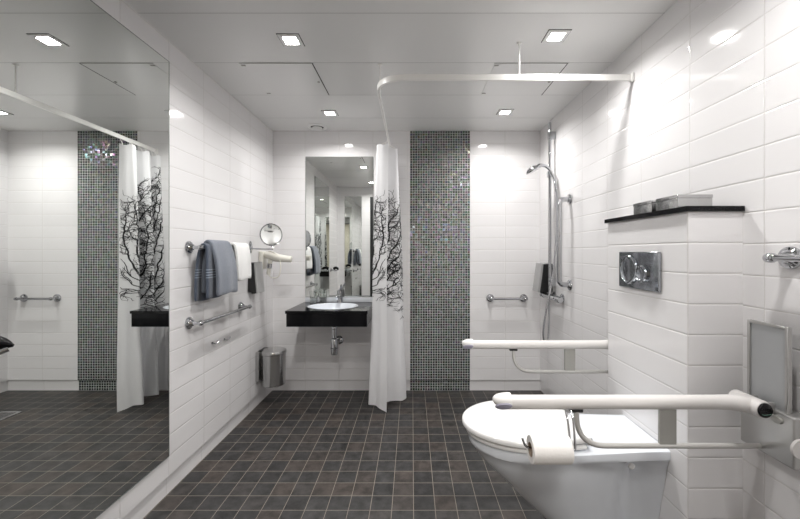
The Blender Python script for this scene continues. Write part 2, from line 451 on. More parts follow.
part('wall_socket', rbox(bmesh.new(), (-.195, YB-.012, RZ-.022), (-.165, YB-.0005, RZ+.02), .003), 'white', t)
for (x, y) in ((.528, 1.81), (-.176, 2.02)):
    bm = bmesh.new(); tube(bm, [(x, y, RZ+hh), (x, y, H-.001)], .0035, 10); lathe(bm, [(0,0),(.012,0),(.010,-.006),(0,-.006)], (x,y,H-.0005), seg=16)
    part('hanger_rod', bm, 'white', t)

# ------------------------------------------------------------------ shower curtain with tree print
top = [(-.175,2.735),(-.225,2.745),(-.262,2.765),(-.245,2.81),(-.165,2.835),(-.115,2.86),(-.13,2.90),(-.21,2.925),(-.245,2.95),(-.21,2.985),(-.14,3.0),(-.12,3.03),(-.17,3.055),(-.235,3.07),(-.24,3.09),(-.19,3.11)]
bot = [(-.19,2.70),(-.255,2.735),(-.315,2.765),(-.30,2.81),(-.17,2.825),(-.07,2.85),(-.06,2.90),(-.18,2.92),(-.30,2.95),(-.26,2.985),(-.13,3.0),(-.05,3.03),(-.12,3.055),(-.25,3.07),(-.31,3.085),(-.26,3.105)]
ZT = 1.995
def resample(poly, n=160):
    pts = spline([(x, y, 0) for x, y in poly], 12)
    L = [0]
    for i in range(1, len(pts)): L.append(L[-1] + (pts[i]-pts[i-1]).length)
    out = []; j = 0
    for k in range(n+1):
        s = L[-1]*k/n
        while j < len(L)-2 and L[j+1] < s: j += 1
        f = (s-L[j])/max(1e-9, L[j+1]-L[j]); out.append(pts[j].lerp(pts[j+1], min(1, f)))
    return out, L[-1]
TP, LT = resample(top); BP, LB = resample(bot)
def hem(u):                                            # lower edge height: the leading corner hangs lower
    return .035 - .03*max(0, 1-u/.07)
def cloth(u, z):
    u = min(1, max(0, u)); k = u*160; i = min(159, int(k)); f = k-i
    a = TP[i].lerp(TP[i+1], f); b_ = BP[i].lerp(BP[i+1], f)
    w = (ZT - z)/ZT; w = w*(1.25 - .25*w)
    p = a.lerp(b_, w)
    p.x += .006*math.sin(9*w + 14*u)*w + .007*math.sin(84*u+2*w)*(.25+.75*w)*min(1, u*12); p.y += .006*math.cos(66*u+1)*(.2+.8*w)*min(1, u*12); p.y = min(p.y, YB-.012)
    return V((p.x, p.y, z))
NU, NZ = 200, 60
bm = bmesh.new(); grid = []
for j in range(NZ+1):
    row = []
    for i in range(NU+1):
        u = i/NU; zb = hem(u); z = ZT + (zb-ZT)*j/NZ
        sag = .010*math.sin(u*PI*11)**2 * (1-j/NZ)**8
        p = cloth(u, z); p.z -= sag; row.append(bm.verts.new(p))
    grid.append(row)
for j in range(NZ):
    for i in range(NU):
        bm.faces.new((grid[j][i], grid[j][i+1], grid[j+1][i+1], grid[j+1][i]))
# branches, drawn in cloth space (s along the cloth in metres, z) and laid on both faces
W = .62
def normal_at(u, z):
    a = cloth(u-.004, z); b_ = cloth(u+.004, z); d = (b_-a); n = V((d.y, -d.x, 0))
    return n.normalized() if n.length > 1e-9 else V((0,1,0))
def ribbon(p, q, w0, w1):
    L = (V(q)-V(p)).length; n = max(1, int(L/.006))
    d = (V(q)-V(p))/max(L, 1e-9); nn = V((-d[1], d[0]))
    for side in (1, -1):
        prev = None
        for k in range(n+1):
            t_ = k/n; c = V(p).lerp(V(q), t_); w = w0+(w1-w0)*t_
            vs = []
            for e in (1, -1):
                s = c + nn*w*e*.5; u = s[0]/W
                if not (0.004 < u < .996) or s[1] > 1.9: vs = None; break
                vs.append(bm.verts.new(cloth(u, s[1]) + normal_at(u, s[1])*.0011*side))
            if vs and prev:
                f = bm.faces.new((prev[0], prev[1], vs[1], vs[0])); f.material_index = 1
            prev = vs
import numpy as np
rng = np.random.default_rng(5)
W = .80
def inside(x, z):
    u = x/W
    return (0.005 < u < .995) & (z < 1.50 + .30*u + .05*np.sin(u*17)) & (z > .80 - .10*u + .05*np.sin(u*9+1))
A = np.column_stack([rng.uniform(0, W, 4200), rng.uniform(.6, 1.9, 4200)])
A = A[np.array([bool(inside(x, z)) for x, z in A])]
nodes_ = [(.74,.66),(.60,.62),(.10,.76),(.36,.66)]; par = [-1]*4
for k_, dirs in enumerate(((-.35,1),(-.15,1),(.25,1),(-.2,1))):
    d_ = np.array(dirs, float); d_ /= np.linalg.norm(d_); last = k_
    for q in range(10 if k_ < 2 else 7):
        d_ = d_ + rng.normal(0, .18, 2); d_ /= np.linalg.norm(d_)
        nodes_.append(tuple(np.array(nodes_[last]) + d_*.02)); par.append(last); last = len(nodes_)-1
P_ = np.array(nodes_)
for it in range(120):
    D = np.linalg.norm(A[:, None, :] - P_[None, :, :], axis=2)
    near = D.argmin(axis=1); dist = D[np.arange(len(A)), near]
    keep = dist > .020; act = dist < .30
    new = []
    for k_ in np.unique(near[act & keep]):
        v_ = A[(near == k_) & act & keep] - P_[k_]
        v_ = (v_/np.linalg.norm(v_, axis=1)[:, None]).mean(axis=0) + rng.normal(0, .22, 2)
        if par[k_] >= 0: v_ += .35*(P_[k_]-P_[par[k_]])/.017
        q = P_[k_] + v_/max(1e-6, np.linalg.norm(v_))*.017
        new.append(q); par.append(int(k_))
    if not new: break
    P_ = np.vstack([P_, new]); A = A[keep]
    if len(A) == 0 or len(P_) > 2600: break
desc = np.ones(len(P_))
for k_ in range(len(P_)-1, -1, -1):
    if par[k_] >= 0: desc[par[k_]] += desc[k_]
for k_ in range(len(P_)):
    if par[k_] < 0: continue
    w1 = .0024*desc[k_]**.38; w0 = .0024*min(desc[par[k_]], desc[k_]*2.5)**.38
    ribbon(tuple(P_[par[k_]]), tuple(P_[k_]), w0, w1)
TW = [0]
def twig(p, a, L, w, depth):
    n = max(2, int(L/.014)); cur = V(p)
    for k in range(n):
        a += R.gauss(0, .30); nx = cur + V((math.cos(a), math.sin(a)))*(L/n)
        ribbon(tuple(cur), tuple(nx), w*(1-.6*k/n), w*(1-.6*(k+1)/n)); TW[0] += 1; cur = nx
        if depth and R.random() < .62: twig(cur, a + R.choice((-1,1))*R.uniform(.5,1.1), L*R.uniform(.4,.65), w*.75, depth-1)
for k_ in range(len(P_)):
    if par[k_] < 0 or P_[k_][1] < .74: continue
    d_ = P_[k_]-P_[par[k_]]; a_ = math.atan2(d_[1], d_[0])
    if R.random() < 330/len(P_): twig(tuple(P_[k_]), a_ + R.choice((-1,1))*R.uniform(.4,1.1), R.uniform(.04,.13), .0048, 2)
for k_ in range(4):                                     # bare spikes of the trunk feet
    x0_, z0_ = P_[k_]
    ribbon((x0_, z0_), (x0_+.03, z0_-.07), .030, .006)
cu = thing('shower_curtain', (-.18, 2.92, 0), 'white fabric shower curtain printed with a bare black tree, gathered beside the basin', 'curtain')
for f in bm.faces: f.smooth = True
part('curtain_cloth', bm, ['curtain', 'curtain_ink'], cu)
for k in range(9):
    u = .03 + k*.118; p = cloth(u, ZT); x = -.18
    bm = bmesh.new(); tube(bm, spline([(p.x, p.y, ZT-.012), (p.x*.6+x*.4, p.y, ZT+.012), (x, p.y, RZ-.0145)], 5), .0022, 8)
    part('curtain_hook', bm, 'white', cu)

# ------------------------------------------------------------------ mirrors
t = thing('wall_mirror', (XL, 1.41, 1.15), 'large frameless rectangular mirror on the white tiled wall beside the towel rails', 'mirror')
part('glass', rbox(bmesh.new(), (XL+.0008, 1.02, .195), (XL+.006, 1.78, 2.107)), 'mirror', t, smooth=False)
bm = bmesh.new()
rbox(bm, (XL+.0008, 1.78, .193), (XL+.0065, 1.7835, 2.11)); rbox(bm, (XL+.0008, 1.02, 2.107), (XL+.0065, 1.78, 2.11)); rbox(bm, (XL+.0008, 1.02, .192), (XL+.0065, 1.78, .195))
part('edge_strip', bm, 'mirroredge', t, smooth=False)
t = thing('basin_mirror', (-.619, YB, 1.4), 'frameless rectangular mirror on the back wall above the black basin counter', 'mirror')
part('glass', rbox(bmesh.new(), (-.904, YB-.006, .805), (-.333, YB-.0008, 1.995)), 'mirror', t, smooth=False)
bm = bmesh.new()
for lo, hi in (((-.906, .803), (-.904, 1.997)), ((-.333, .803), (-.330, 1.997)), ((-.904, 1.995), (-.333, 1.997)), ((-.904, .802), (-.333, .805))):
    rbox(bm, (lo[0], YB-.0065, lo[1]), (hi[0], YB-.0008, hi[1]))
part('edge_strip', bm, 'mirroredge', t, smooth=False)
t = thing('dressing_mirror', (-.935, YN, 1.1), 'narrow tall mirror beside the doorway, seen only as a reflection in the basin mirror', 'mirror')
part('glass', rbox(bmesh.new(), (-1.07, YN+.001, .15), (-.80, YN+.006, 2.07)), 'mirror', t, smooth=False)

# ------------------------------------------------------------------ rosette-mounted bars
def rosette(bm, p, nrm, r=.033):
    lathe(bm, [(0,0),(r,0),(r,.004),(r*.93,.009),(r*.70,.012),(r*.66,.015),(r*.50,.022),(r*.42,.026),(0,.026)], V(p)+V(nrm)*.0006, nrm, 32)
def wall_bar(name, p0, p1, nrm, off, over, label, cat='towel rail', rb=.0095, group='chrome towel rails'):
    p0, p1, nrm = V(p0), V(p1), V(nrm); d = (p1-p0).normalized()
    t = thing(name, (p0+p1)/2, label, cat, group)
    part('bar', tube(bmesh.new(), [p0+nrm*off-d*over, p0+nrm*off-d*(over-.003), p1+nrm*off+d*(over-.003), p1+nrm*off+d*over], [rb*.7, rb, rb, rb*.7]), 'chrome', t)
    for p in (p0, p1):
        bm = bmesh.new(); rosette(bm, p, nrm); part('wall_flange', bm, 'chrome', t)
        bm = bmesh.new(); tube(bm, [p+nrm*.024, p+nrm*(off-.012)], [.011, .008], caps=True)
        lathe(bm, [(0,-.016),(.009,-.015),(.0135,-.009),(.0145,0),(.0135,.009),(.009,.015),(0,.016)], p+nrm*off, d, 20)
        part('bar_post', bm, 'chrome', t)
    return t
wall_bar('towel_rail', (XL,1.945,1.21), (XL,2.53,1.21), (1,0,0), .065, .02, 'chrome towel rail on the tiled wall carrying the blue towel and the white towel')
wall_bar('towel_rail', (XL,1.945,.808), (XL,2.53,.808), (1,0,0), .065, .02, 'empty chrome towel rail on the tiled wall below the hanging blue towel')
wall_bar('towel_rail', (.665,YB,.793), (.95,YB,.793), (0,-1,0), .06, .02, 'short empty chrome rail on the back wall between the mosaic strip and the shower')
wall_bar('towel_rail', (XR,.62,1.168), (XR,1.055,1.168), (-1,0,0), .06, .012, 'chrome rail on the tiled wall above the upright grey panel of the support arm')

# small chrome hooks on the left wall
def hook(y, z, label):
    t = thing('wall_hook', (XL, y, z), label, 'hook', 'small chrome wall hooks')
    part('hook_plate', lathe(bmesh.new(), [(0,0),(.008,0),(.007,.004),(0,.005)], (XL+.0005, y, z), (1,0,0), 16), 'chrome', t)
    part('hook_arm', tube(bmesh.new(), spline([(XL+.004,y,z),(XL+.018,y+.004,z-.004),(XL+.024,y+.02,z+.002),(XL+.022,y+.03,z+.008)],6), .0042, 10), 'chrome', t)
hook(2.175, .645, 'tiny chrome hook under the empty towel rail, the one closer to the large mirror')
hook(2.315, .634, 'tiny chrome hook under the empty towel rail, the one closer to the bin')

# ------------------------------------------------------------------ towels
def drape(bm, xs_b, xs_f, y0, y1, zb, zf, ztop, th, seed, mi=0, flare=0.0, nx=26, ny=14):
    rr = random.Random(seed); ph = rr.uniform(0, 6)
    xb = XL+.065
    def P(t_, v):
        # t 0 back hem -> .5 over bar -> 1 front hem
        if t_ < .45: k = t_/.45; x = xs_b + (xb-.016-xs_b)*k**3; z = zb + (ztop-.012-zb)*k
        elif t_ > .55: k = (1-t_)/.45; x = xs_f + (xb+.016-xs_f)*k**3; z = zf + (ztop-.012-zf)*k
        else: a = (t_-.45)/.1*PI; x = xb - .016*math.cos(a); z = ztop-.012+.014*math.sin(a)
        low = 1-max(0, min(1, (z-min(zb,zf))/(ztop-min(zb,zf))))
        y = y0 + (y1-y0)*v
        y += (v-.5)*flare*low
        x += low*.006*math.sin(v*9+ph) ; z += .004*math.sin(v*7+ph)*(low)
        return V((x, y, z))
    T = [i/nx for i in range(nx+1)]
    rows = {}
    for s in (0, 1):
        for i, t_ in enumerate(T):
            for j in range(ny+1):
                v = j/ny; p = P(t_, v); q = P(min(1, t_+.01), v)-P(max(0, t_-.01), v); n = V((-q.z, 0, q.x)).normalized()
                rows[s,i,j] = bm.verts.new(p + n*(th*.5 if s else -th*.5))
    for i in range(nx):
        for j in range(ny):
            for s in (0,1):
                f = bm.faces.new((rows[s,i,j], rows[s,i+1,j], rows[s,i+1,j+1], rows[s,i,j+1])); f.material_index = mi
    for i in range(nx):
        for j in (0, ny):
            f = bm.faces.new((rows[0,i,j], rows[0,i+1,j], rows[1,i+1,j], rows[1,i,j])); f.material_index = mi
    for j in range(ny):
        for i in (0, nx):
            f = bm.faces.new((rows[0,i,j], rows[0,i,j+1], rows[1,i,j+1], rows[1,i,j])); f.material_index = mi
def soften(o, lv=1):
    md = o.modifiers.new('soft', 'SUBSURF'); md.levels = lv; md.render_levels = lv
t = thing('bath_towel', (XL+.065, 2.08, 1.21), 'large folded blue-grey towel with pale woven stripes hanging over the upper rail', 'towel', 'towels on the upper rail')
bm = bmesh.new()
drape(bm, XL+.022, XL+.085, 1.965, 2.14, .915, .93, 1.228, .016, 3, 1, .02)
o = part('striped_fold', bm, ['btowel', 'btowel_shade'], t, label='inner fold coloured darker to stand for shade, with pale stripes near its hem'); soften(o)
bm = bmesh.new()
drape(bm, XL+.044, XL+.125, 2.005, 2.22, .96, .945, 1.246, .022, 5, 0, .0)
o = part('front_fold', bm, 'btowel', t); soften(o)
t = thing('hand_towel', (XL+.065, 2.36, 1.21), 'small white towel hanging over the upper rail beyond the blue one', 'towel', 'towels on the upper rail')
bm = bmesh.new(); drape(bm, XL+.035, XL+.10, 2.285, 2.47, .99, 1.005, 1.238, .020, 9, 0, .01)
o = part('towel_fabric', bm, 'wtowel', t); soften(o)

# ------------------------------------------------------------------ magnifying mirror
t = thing('magnifying_mirror', (XL, 2.685, 1.22), 'small round chrome magnifying mirror on a swing arm beside the hair dryer', 'mirror')
part('wall_plate', lathe(bmesh.new(), [(0,0),(.024,0),(.024,.006),(.018,.011),(0,.012)], (XL+.0006,2.685,1.22), (1,0,0), 28, sx=1.9), 'chrome', t)
part('swing_arm', tube(bmesh.new(), bend([(XL+.01,2.685,1.21),(-1.02,2.69,1.205),(-1.02,2.69,1.222)], .01, 5), .005, 12), 'chrome', t)
nrm = V((.62, -.78, .02)).normalized(); cc = V((-1.033, 2.69, 1.312))
bm = bmesh.new(); lathe(bm, [(0,-.016),(.05,-.015),(.074,-.010),(.081,-.003),(.083,.003),(.081,.007),(.0765,.005),(.0745,.003),(0,.0)], cc, nrm, 48)
part('mirror_frame', bm, 'chrome', t)
bm = bmesh.new(); prev = None; q = V((0,0,1)).rotation_difference(nrm)
for k in range(12):
    r = .075*(1-k/12); h = .0062 - .0056*(1-(r/.075)**2)
    c = [cc + q @ V((r*math.cos(2*PI*a/48), r*math.sin(2*PI*a/48), h)) for a in range(48)]
    prev = ring(bm, c, prev)
cap(bm, prev); part('concave_glass', bm, 'mirror', t)
bm = bmesh.new(); tube(bm, [(-1.02,2.69,1.215),(-1.026,2.69,1.23)], .007, 12); part('tilt_joint', bm, 'chrome', t)

# ------------------------------------------------------------------ soap dispensers
def dispenser(sx, xw, y0, y1, z0, z1, depth, label):
    # sx: +1 stands off a wall at xw toward +x, -1 toward -x ; leaning front
    t = thing('soap_dispenser', (xw, (y0+y1)/2, z0), label, 'dispenser', 'silver and black soap dispensers')
    def prism(prof, ya, yb, bev):
        b2 = bmesh.new(); prev = None
        for y in (ya, yb):
            nv = ring(b2, [(xw+sx*a, y, z) for a, z in prof], prev)
            if prev is None: cap(b2, nv, 0, True)
            prev = nv
        cap(b2, prev); bmesh.ops.recalc_face_normals(b2, faces=b2.faces[:])
        bmesh.ops.bevel(b2, geom=b2.edges[:], offset=bev, segments=2, affect='EDGES'); return b2
    body = [(.001, z0+.012), (depth*.86, z0), (depth*.72, (z0+z1)/2), (depth*.62, z1-.006), (.001, z1)]
    part('body', prism(body, y0, y1, .003), 'blackm', t, label='black body')
    cover = [(depth*.86, z0-.001), (depth*.99, z0+.004), (depth*.86, (z0+z1)/2), (depth*.74, z1+.002), (depth*.62, z1-.001), (depth*.72, (z0+z1)/2)]
    part('front_cover', prism(cover, y0-.003, y1+.003, .0015), 'dispgrey', t, label='silver grey front cover')
    b2 = rbox(bmesh.new(), (xw+sx*.03-.012, y0+.02, z0-.004), (xw+sx*.03+.012, y1-.02, z0+.02), .003); part('nozzle', b2, 'blackm', t)
dispenser(-1, XR, 2.84, 2.965, .872, 1.095, .118, 'silver and black soap dispenser on the wall behind the shower riser')
dispenser(1, XL, 2.645, 2.765, .885, 1.11, .075, 'silver and black soap dispenser below the hair dryer, partly behind the white towel')

# ------------------------------------------------------------------ hair dryer
t = thing('hair_dryer', (XL, 2.88, 1.10), 'ivory wall-mounted hair dryer with a coiled cord beside the round magnifying mirror', 'hair dryer')
part('wall_holder', rbox(bmesh.new(), (XL+.0006, 2.83, 1.05), (XL+.03, 2.93, 1.19), .01, 3), 'dryer', t)
part('barrel', tube(bmesh.new(), spline([(XL+.03,2.88,1.165),(XL+.07,2.87,1.160),(XL+.12,2.86,1.145),(XL+.17,2.86,1.135),(XL+.245,2.865,1.128)],5), [(.018+.008*math.sin(PI*min(1,k/16)) if k < 14 else .024-.0008*(k-13))*1.3 for k in range(21)], 20), 'dryer', t)
h = part('handle', tube(bmesh.new(), spline([(XL+.075,2.865,1.15),(XL+.078,2.86,1.10),(XL+.07,2.86,1.05),(XL+.066,2.86,1.01)],5), [.017]*8+[.015]*8, 18), 'dryer', t)
sub('handle_ring', tube(bmesh.new(), [(XL+.077,2.86,1.095),(XL+.072,2.86,1.06)], .0195, 20), 'chrome', h, label='chrome ring')
part('cord', tube(bmesh.new(), spline([(XL+.066,2.86,1.01),(XL+.10,2.85,.985),(XL+.155,2.84,1.0),(XL+.17,2.835,1.08),(XL+.15,2.84,1.15),(XL+.09,2.85,1.19),(XL+.03,2.88,1.175)],8), .0042, 8), 'dryer', t)

# ------------------------------------------------------------------ basin counter
CX0, CX1, CY0, CY1, CZ = -.917, -.320, 2.65, YB-.001, .759
t = thing('basin_counter', (-.62, 2.9, .64), 'black wall-hung counter with an oval white basin set into it', 'washbasin')
ex, ey, ea, eb = -.622, 2.89, .190, .165
bm = bmesh.new(); N = 64
def rectpt(a):
    dx, dy = math.cos(a), math.sin(a)
    ks = []
    if dx > 1e-9: ks.append((CX1-ex)/dx)
    if dx < -1e-9: ks.append((CX0-ex)/dx)
    if dy > 1e-9: ks.append((CY1-ey)/dy)
    if dy < -1e-9: ks.append((CY0-ey)/dy)
    k = min(ks); return ex+dx*k, ey+dy*k
angs = [2*PI*k/N for k in range(N)]
for cx_, cy_ in ((CX0,CY0),(CX1,CY0),(CX0,CY1),(CX1,CY1)):
    a = math.atan2(cy_-ey, cx_-ex) % (2*PI); i = min(range(N), key=lambda q: abs(angs[q]-a)); angs[i] = a
el_ = [(ex+ea*math.cos(a)*.985, ey+eb*math.sin(a)*.985) for a in angs]; rc = [rectpt(a) for a in angs]
r1 = ring(bm, [(x,y,CZ-.02) for x,y in el_]); r2 = ring(bm, [(x,y,CZ) for x,y in el_], r1); r3 = ring(bm, [(x,y,CZ) for x,y in rc], r2); r4 = ring(bm, [(x,y,CZ-.02) for x,y in rc], r3)
for i in range(N): bm.faces.new((r4[i], r4[(i+1)%N], r1[(i+1)%N], r1[i]))
part('countertop', bm, 'granite', t)
bm = bmesh.new()
rbox(bm, (CX0+.006, CY0+.007, .643), (CX1-.006, CY0+.027, CZ-.0205), .001, 1)
rbox(bm, (CX0+.006, CY0+.028, .643), (CX0+.026, CY1, CZ-.0205)); rbox(bm, (CX1-.026, CY0+.028, .643), (CX1-.006, CY1, CZ-.0205))
part('apron', bm, 'black', t, smooth=False)
bm = bmesh.new(); prev = None
for (k, z) in ((1.0,-.004),(1.02,.0003),(1.04,.0018),(1.02,.0035),(.985,.002),(.95,-.01),(.90,-.05),(.75,-.09),(.45,-.108),(.12,-.112)):
    prev = ring(bm, [(ex+ea*k*math.cos(2*PI*i/64), ey+eb*k*math.sin(2*PI*i/64), CZ+z) for i in range(64)], prev)
cap(bm, prev)
part('splash_strip', rbox(bmesh.new(), (CX0+.01, YB-.013, CZ+.0004), (CX1+.02, YB-.001, CZ+.040), .002, 2), 'ceramic', t, label='white splash strip')
b_ = part('basin', bm, 'ceramic', t, label='white ceramic oval basin')
sub('drain_plug', lathe(bmesh.new(), [(0,0),(.021,0),(.020,.003),(0,.004)], (ex,ey,CZ-.1118), seg=24), 'chrome', b_, label='chrome drain')

t = thing('basin_tap', (-.605, 3.075, CZ), 'chrome single-lever mixer tap standing behind the white oval basin', 'tap')
fx, fy = -.605, 3.089
part('tap_body', lathe(bmesh.new(), [(0,.0006),(.0265,.0006),(.0265,.005),(.025,.010),(.024,.03),(.025,.085),(.024,.100),(.014,.106),(0,.107)], (fx,fy,CZ), seg=28), 'chrome', t)
part('spout', tube(bmesh.new(), spline([(fx,fy-.008,CZ+.060),(fx-.003,fy-.05,CZ+.066),(fx-.006,fy-.10,CZ+.060),(fx-.007,fy-.118,CZ+.048)],6), [.017]*8+[.015]*11, 18), 'chrome', t)
part('lever', tube(bmesh.new(), spline([(fx,fy,CZ+.10),(fx+.006,fy-.006,CZ+.116),(fx+.014,fy-.03,CZ+.138),(fx+.018,fy-.05,CZ+.150)],6), [.014]*6+[.009]*13, 14), 'chrome', t)

def tumbler(x, y, label):
    t = thing('tumbler', (x, y, CZ), label, 'glass', 'drinking glasses on the counter')
    part('glass_wall', lathe(bmesh.new(), [(0,0.0008),(.026,.0008),(.0275,.004),(.033,.105),(.0315,.105),(.0262,.008),(0,.007)], (x,y,CZ), seg=32), 'glass', t)
tumbler(-.822, 3.06, 'clear drinking glass on the counter against the mirror, the one nearer the counter edge')
tumbler(-.748, 3.078, 'clear drinking glass on the counter against the mirror, the one nearer the tap')

t = thing('basin_trap', (-.62, 2.93, .36), 'chrome bottle trap under the black basin counter with its wall pipe', 'drain pipe')
px_, py_ = -.62, 2.93
part('tailpipe', tube(bmesh.new(), [(px_,py_,CZ-.112),(px_,py_,.50)], .018, 20), 'chrome', t)
part('coupling_nut', lathe(bmesh.new(), [(0,0),(.021,.0),(.023,.006),(.023,.026),(.019,.032),(0,.032)], (px_,py_,.567), seg=20), 'chrome', t)
part('bottle', lathe(bmesh.new(), [(0,.0),(.014,0),(.025,.004),(.027,.012),(.027,.045),(.031,.05),(.031,.058),(.027,.062),(.027,.12),(.022,.135),(.018,.14),(0,.14)], (px_,py_,.362), seg=28), 'chrome', t)
part('wall_pipe', tube(bmesh.new(), [(px_,py_+.01,.435),(px_,YB-.002,.435)], .0155, 20), 'chrome', t)
bm = bmesh.new(); lathe(bm, [(0,0),(.036,0),(.036,.003),(.030,.010),(.017,.016),(0,.016)], (px_,YB-.0008,.435), (0,-1,0), 32); part('wall_flange', bm, 'chrome', t)

# ------------------------------------------------------------------ pedal-free wall bin
t = thing('waste_bin', (-1.09, 2.86, .16), 'small lidded stainless waste bin fixed to the wall corner near the basin', 'bin')
part('mounting_plate', rbox(bmesh.new(), (XL+.0008, 2.775, .20), (XL+.028, 2.93, .425), .003), 'steel', t)
def sect(bm, z, k, prev):
    pts = []
    for i in range(40):
        a = 2*PI*i/40; pts.append((-1.078 + .092*k*math.cos(a), 2.855+.092*k*math.sin(a), z))
    return ring(bm, pts, prev)
bm = bmesh.new(); p = sect(bm, .160, .93, None); cap(bm, p, 0, True)
for z, k in ((.164,.97),(.17,.97),(.395,1.0),(.398,1.0)): p = sect(bm, z, k, p)
cap(bm, p); part('bin_body', bm, 'steel', t)
bm = bmesh.new(); p = sect(bm, .4, 1.0, None); cap(bm, p, 0, True)
for z, k in ((.401,1.05),(.416,1.055),(.424,1.02),(.431,.85),(.436,.5),(.438,.1)): p = sect(bm, z, k, p)
cap(bm, p); part('bin_lid', bm, 'steel', t)
part('lid_hinge', rbox(bmesh.new(), (XL+.012, 2.80, .398), (XL+.05, 2.91, .432), .004), 'blackm', t, label='black hinge')

# ------------------------------------------------------------------ shower set
rx, ry = 1.048, 2.79
t = thing('shower_riser', (rx, ry, .85), 'tall thin chrome shower riser rail in the corner by the soap dispenser', 'shower rail')
part('rail', tube(bmesh.new(), [(rx,ry,.87),(rx,ry,2.168)], .0115, 16), 'chrome', t)
for z in (2.07, .96):
    bm = bmesh.new(); rbox(bm, (rx-.014, ry-.014, z-.028), (XR-.0006, ry+.014, z+.028), .004, 2); part('wall_bracket', bm, 'chrome', t)
bm = bmesh.new(); rbox(bm, (rx-.02, ry-.022, 1.752), (rx+.014, ry+.016, 1.80), .006, 3); part('slider', bm, 'chrome', t)
t = thing('hand_shower', (.93, 2.74, 1.80), 'chrome hand shower with a round head clipped to the riser rail', 'shower head')
hp = spline([(.925,2.735,1.815),(.955,2.735,1.832),(1.0,2.74,1.824),(1.035,2.745,1.79),(1.058,2.735,1.73),(1.066,2.715,1.66)],7)
part('handle', tube(bmesh.new(), hp, [.013-.00012*i for i in range(len(hp))], 16), 'chrome', t)
hn = V((.42,-.05,-.90)).normalized()
part('spray_head', lathe(bmesh.new(), [(0,-.026),(.022,-.024),(.042,-.014),(.055,0),(.056,.008),(.053,.013),(.047,.013),(0,.011)], (.90,2.735,1.797), hn, 36), 'chrome', t)
hs = spline([(1.066,2.715,1.66),(1.068,2.705,1.58),(1.062,2.69,1.42),(1.045,2.675,1.20),(1.02,2.665,1.0),(.985,2.66,.82),(.958,2.67,.64),(.962,2.68,.545),(.982,2.685,.525),(1.0,2.69,.56),(1.008,2.70,.70),(1.01,2.70,.832)],8)
part_h = thing('shower_hose', (1.0, 2.69, .54), 'thin chrome shower hose looping down from the hand shower to the mixer', 'hose')
part('hose', tube(bmesh.new(), hs, .0068, 10), 'chrome', part_h)
bm = bmesh.new(); lathe(bm, [(0,0),(.009,0),(.011,.02),(.010,.03),(0,.03)], (1.066,2.715,1.635), (.05,.1,1), 14); part('hose_nut', bm, 'chrome', part_h)

t = thing('shower_grab_bar', (XR, 2.53, .957), 'vertical chrome grab bar with two round wall flanges beside the shower riser', 'grab bar')
part('bar', tube(bmesh.new(), bend([(XR-.006,2.53,1.551),(1.015,2.53,1.545),(1.015,2.53,.962),(XR-.006,2.53,.957)], .035, 8), .0175, 20), 'chrome', t)
for z in (1.551, .957):
    bm = bmesh.new(); lathe(bm, [(0,0),(.037,0),(.037,.003),(.034,.008),(.024,.012),(.018,.02),(0,.02)], (XR-.0006,2.53,z), (-1,0,0), 32); part('wall_flange', bm, 'chrome', t)
t = thing('shower_mixer', (XR, 2.72, .85), 'horizontal chrome thermostatic shower mixer below the soap dispenser', 'tap')
part('mixer_body', tube(bmesh.new(), [(1.032,2.61,.85),(1.032,2.84,.85)], .022, 24), 'chrome', t)
for ya, yb in ((2.555,2.606),(2.844,2.90)):
    bm = bmesh.new(); tube(bm, [(1.032,ya,.85),(1.032,ya+.006,.85),(1.032,yb-.004,.85),(1.032,yb,.85)], [.018,.024,.026,.022], 20)
    rbox(bm, (1.0, (ya+yb)/2-.006, .845), (1.02, (ya+yb)/2+.006, .857), .002); part('control_knob', bm, 'chrome', t)
for y in (2.655, 2.80):
    bm = bmesh.new(); lathe(bm, [(0,0),(.033,0),(.032,.006),(.020,.014),(.015,.018),(.015,.045),(0,.045)], (XR-.0006,y,.85), (-1,0,0), 28); part('wall_union', bm, 'chrome', t)
t = thing('floor_drain', (.61, 2.65, 0), 'square steel floor drain in the shower floor, seen reflected in the large mirror', 'drain')
bm = bmesh.new(); rbox(bm, (.535, 2.575, .0003), (.685, 2.725, .003), .001, 1); part('drain_frame', bm, 'steel', t)
bm = bmesh.new()
for k in range(7): rbox(bm, (.555, 2.592+k*.017, .003), (.665, 2.600+k*.017, .0036))
part('drain_slot', bm, 'gap', t, smooth=False)

# ------------------------------------------------------------------ shelf with boxes, flush plate
t = thing('ledge_shelf', (1.0, 1.45, 1.318), 'thin black stone shelf capping the tiled cistern boxing', 'shelf')
part('slab', rbox(bmesh.new(), (.897, 1.199, 1.3185), (XR-.0008, 1.712, 1.336), .0012, 1), 'granite', t, smooth=False)
def steelbox(x0, x1, y0, y1, h, label):
    t = thing('tissue_box', ((x0+x1)/2, (y0+y1)/2, 1.3362), label, 'box', 'brushed metal boxes on the black shelf')
    part('box_body', rbox(bmesh.new(), (x0,y0,1.3364), (x1,y1,1.3364+h-.012), .0015, 2), 'steel', t)
    part('box_lid', rbox(bmesh.new(), (x0-.0012,y0-.0012,1.3364+h-.0118), (x1+.0012,y1+.0012,1.3364+h), .0015, 2), 'steel', t)
    bm = bmesh.new(); lathe(bm, [(.018,0),(.030,0),(.029,.0015),(.019,.0015)], ((x0+x1)/2,(y0+y1)/2,1.3364+h), seg=28, sx=.9, sy=1.2, hollow=True); part('opening_rim', bm, 'chrome', t)
steelbox(.912, 1.030, 1.258, 1.372, .046, 'brushed metal box on the black shelf, the one closer to the towel rail')
steelbox(.912, 1.030, 1.397, 1.512, .046, 'brushed metal box on the black shelf, the one closer to the shower')

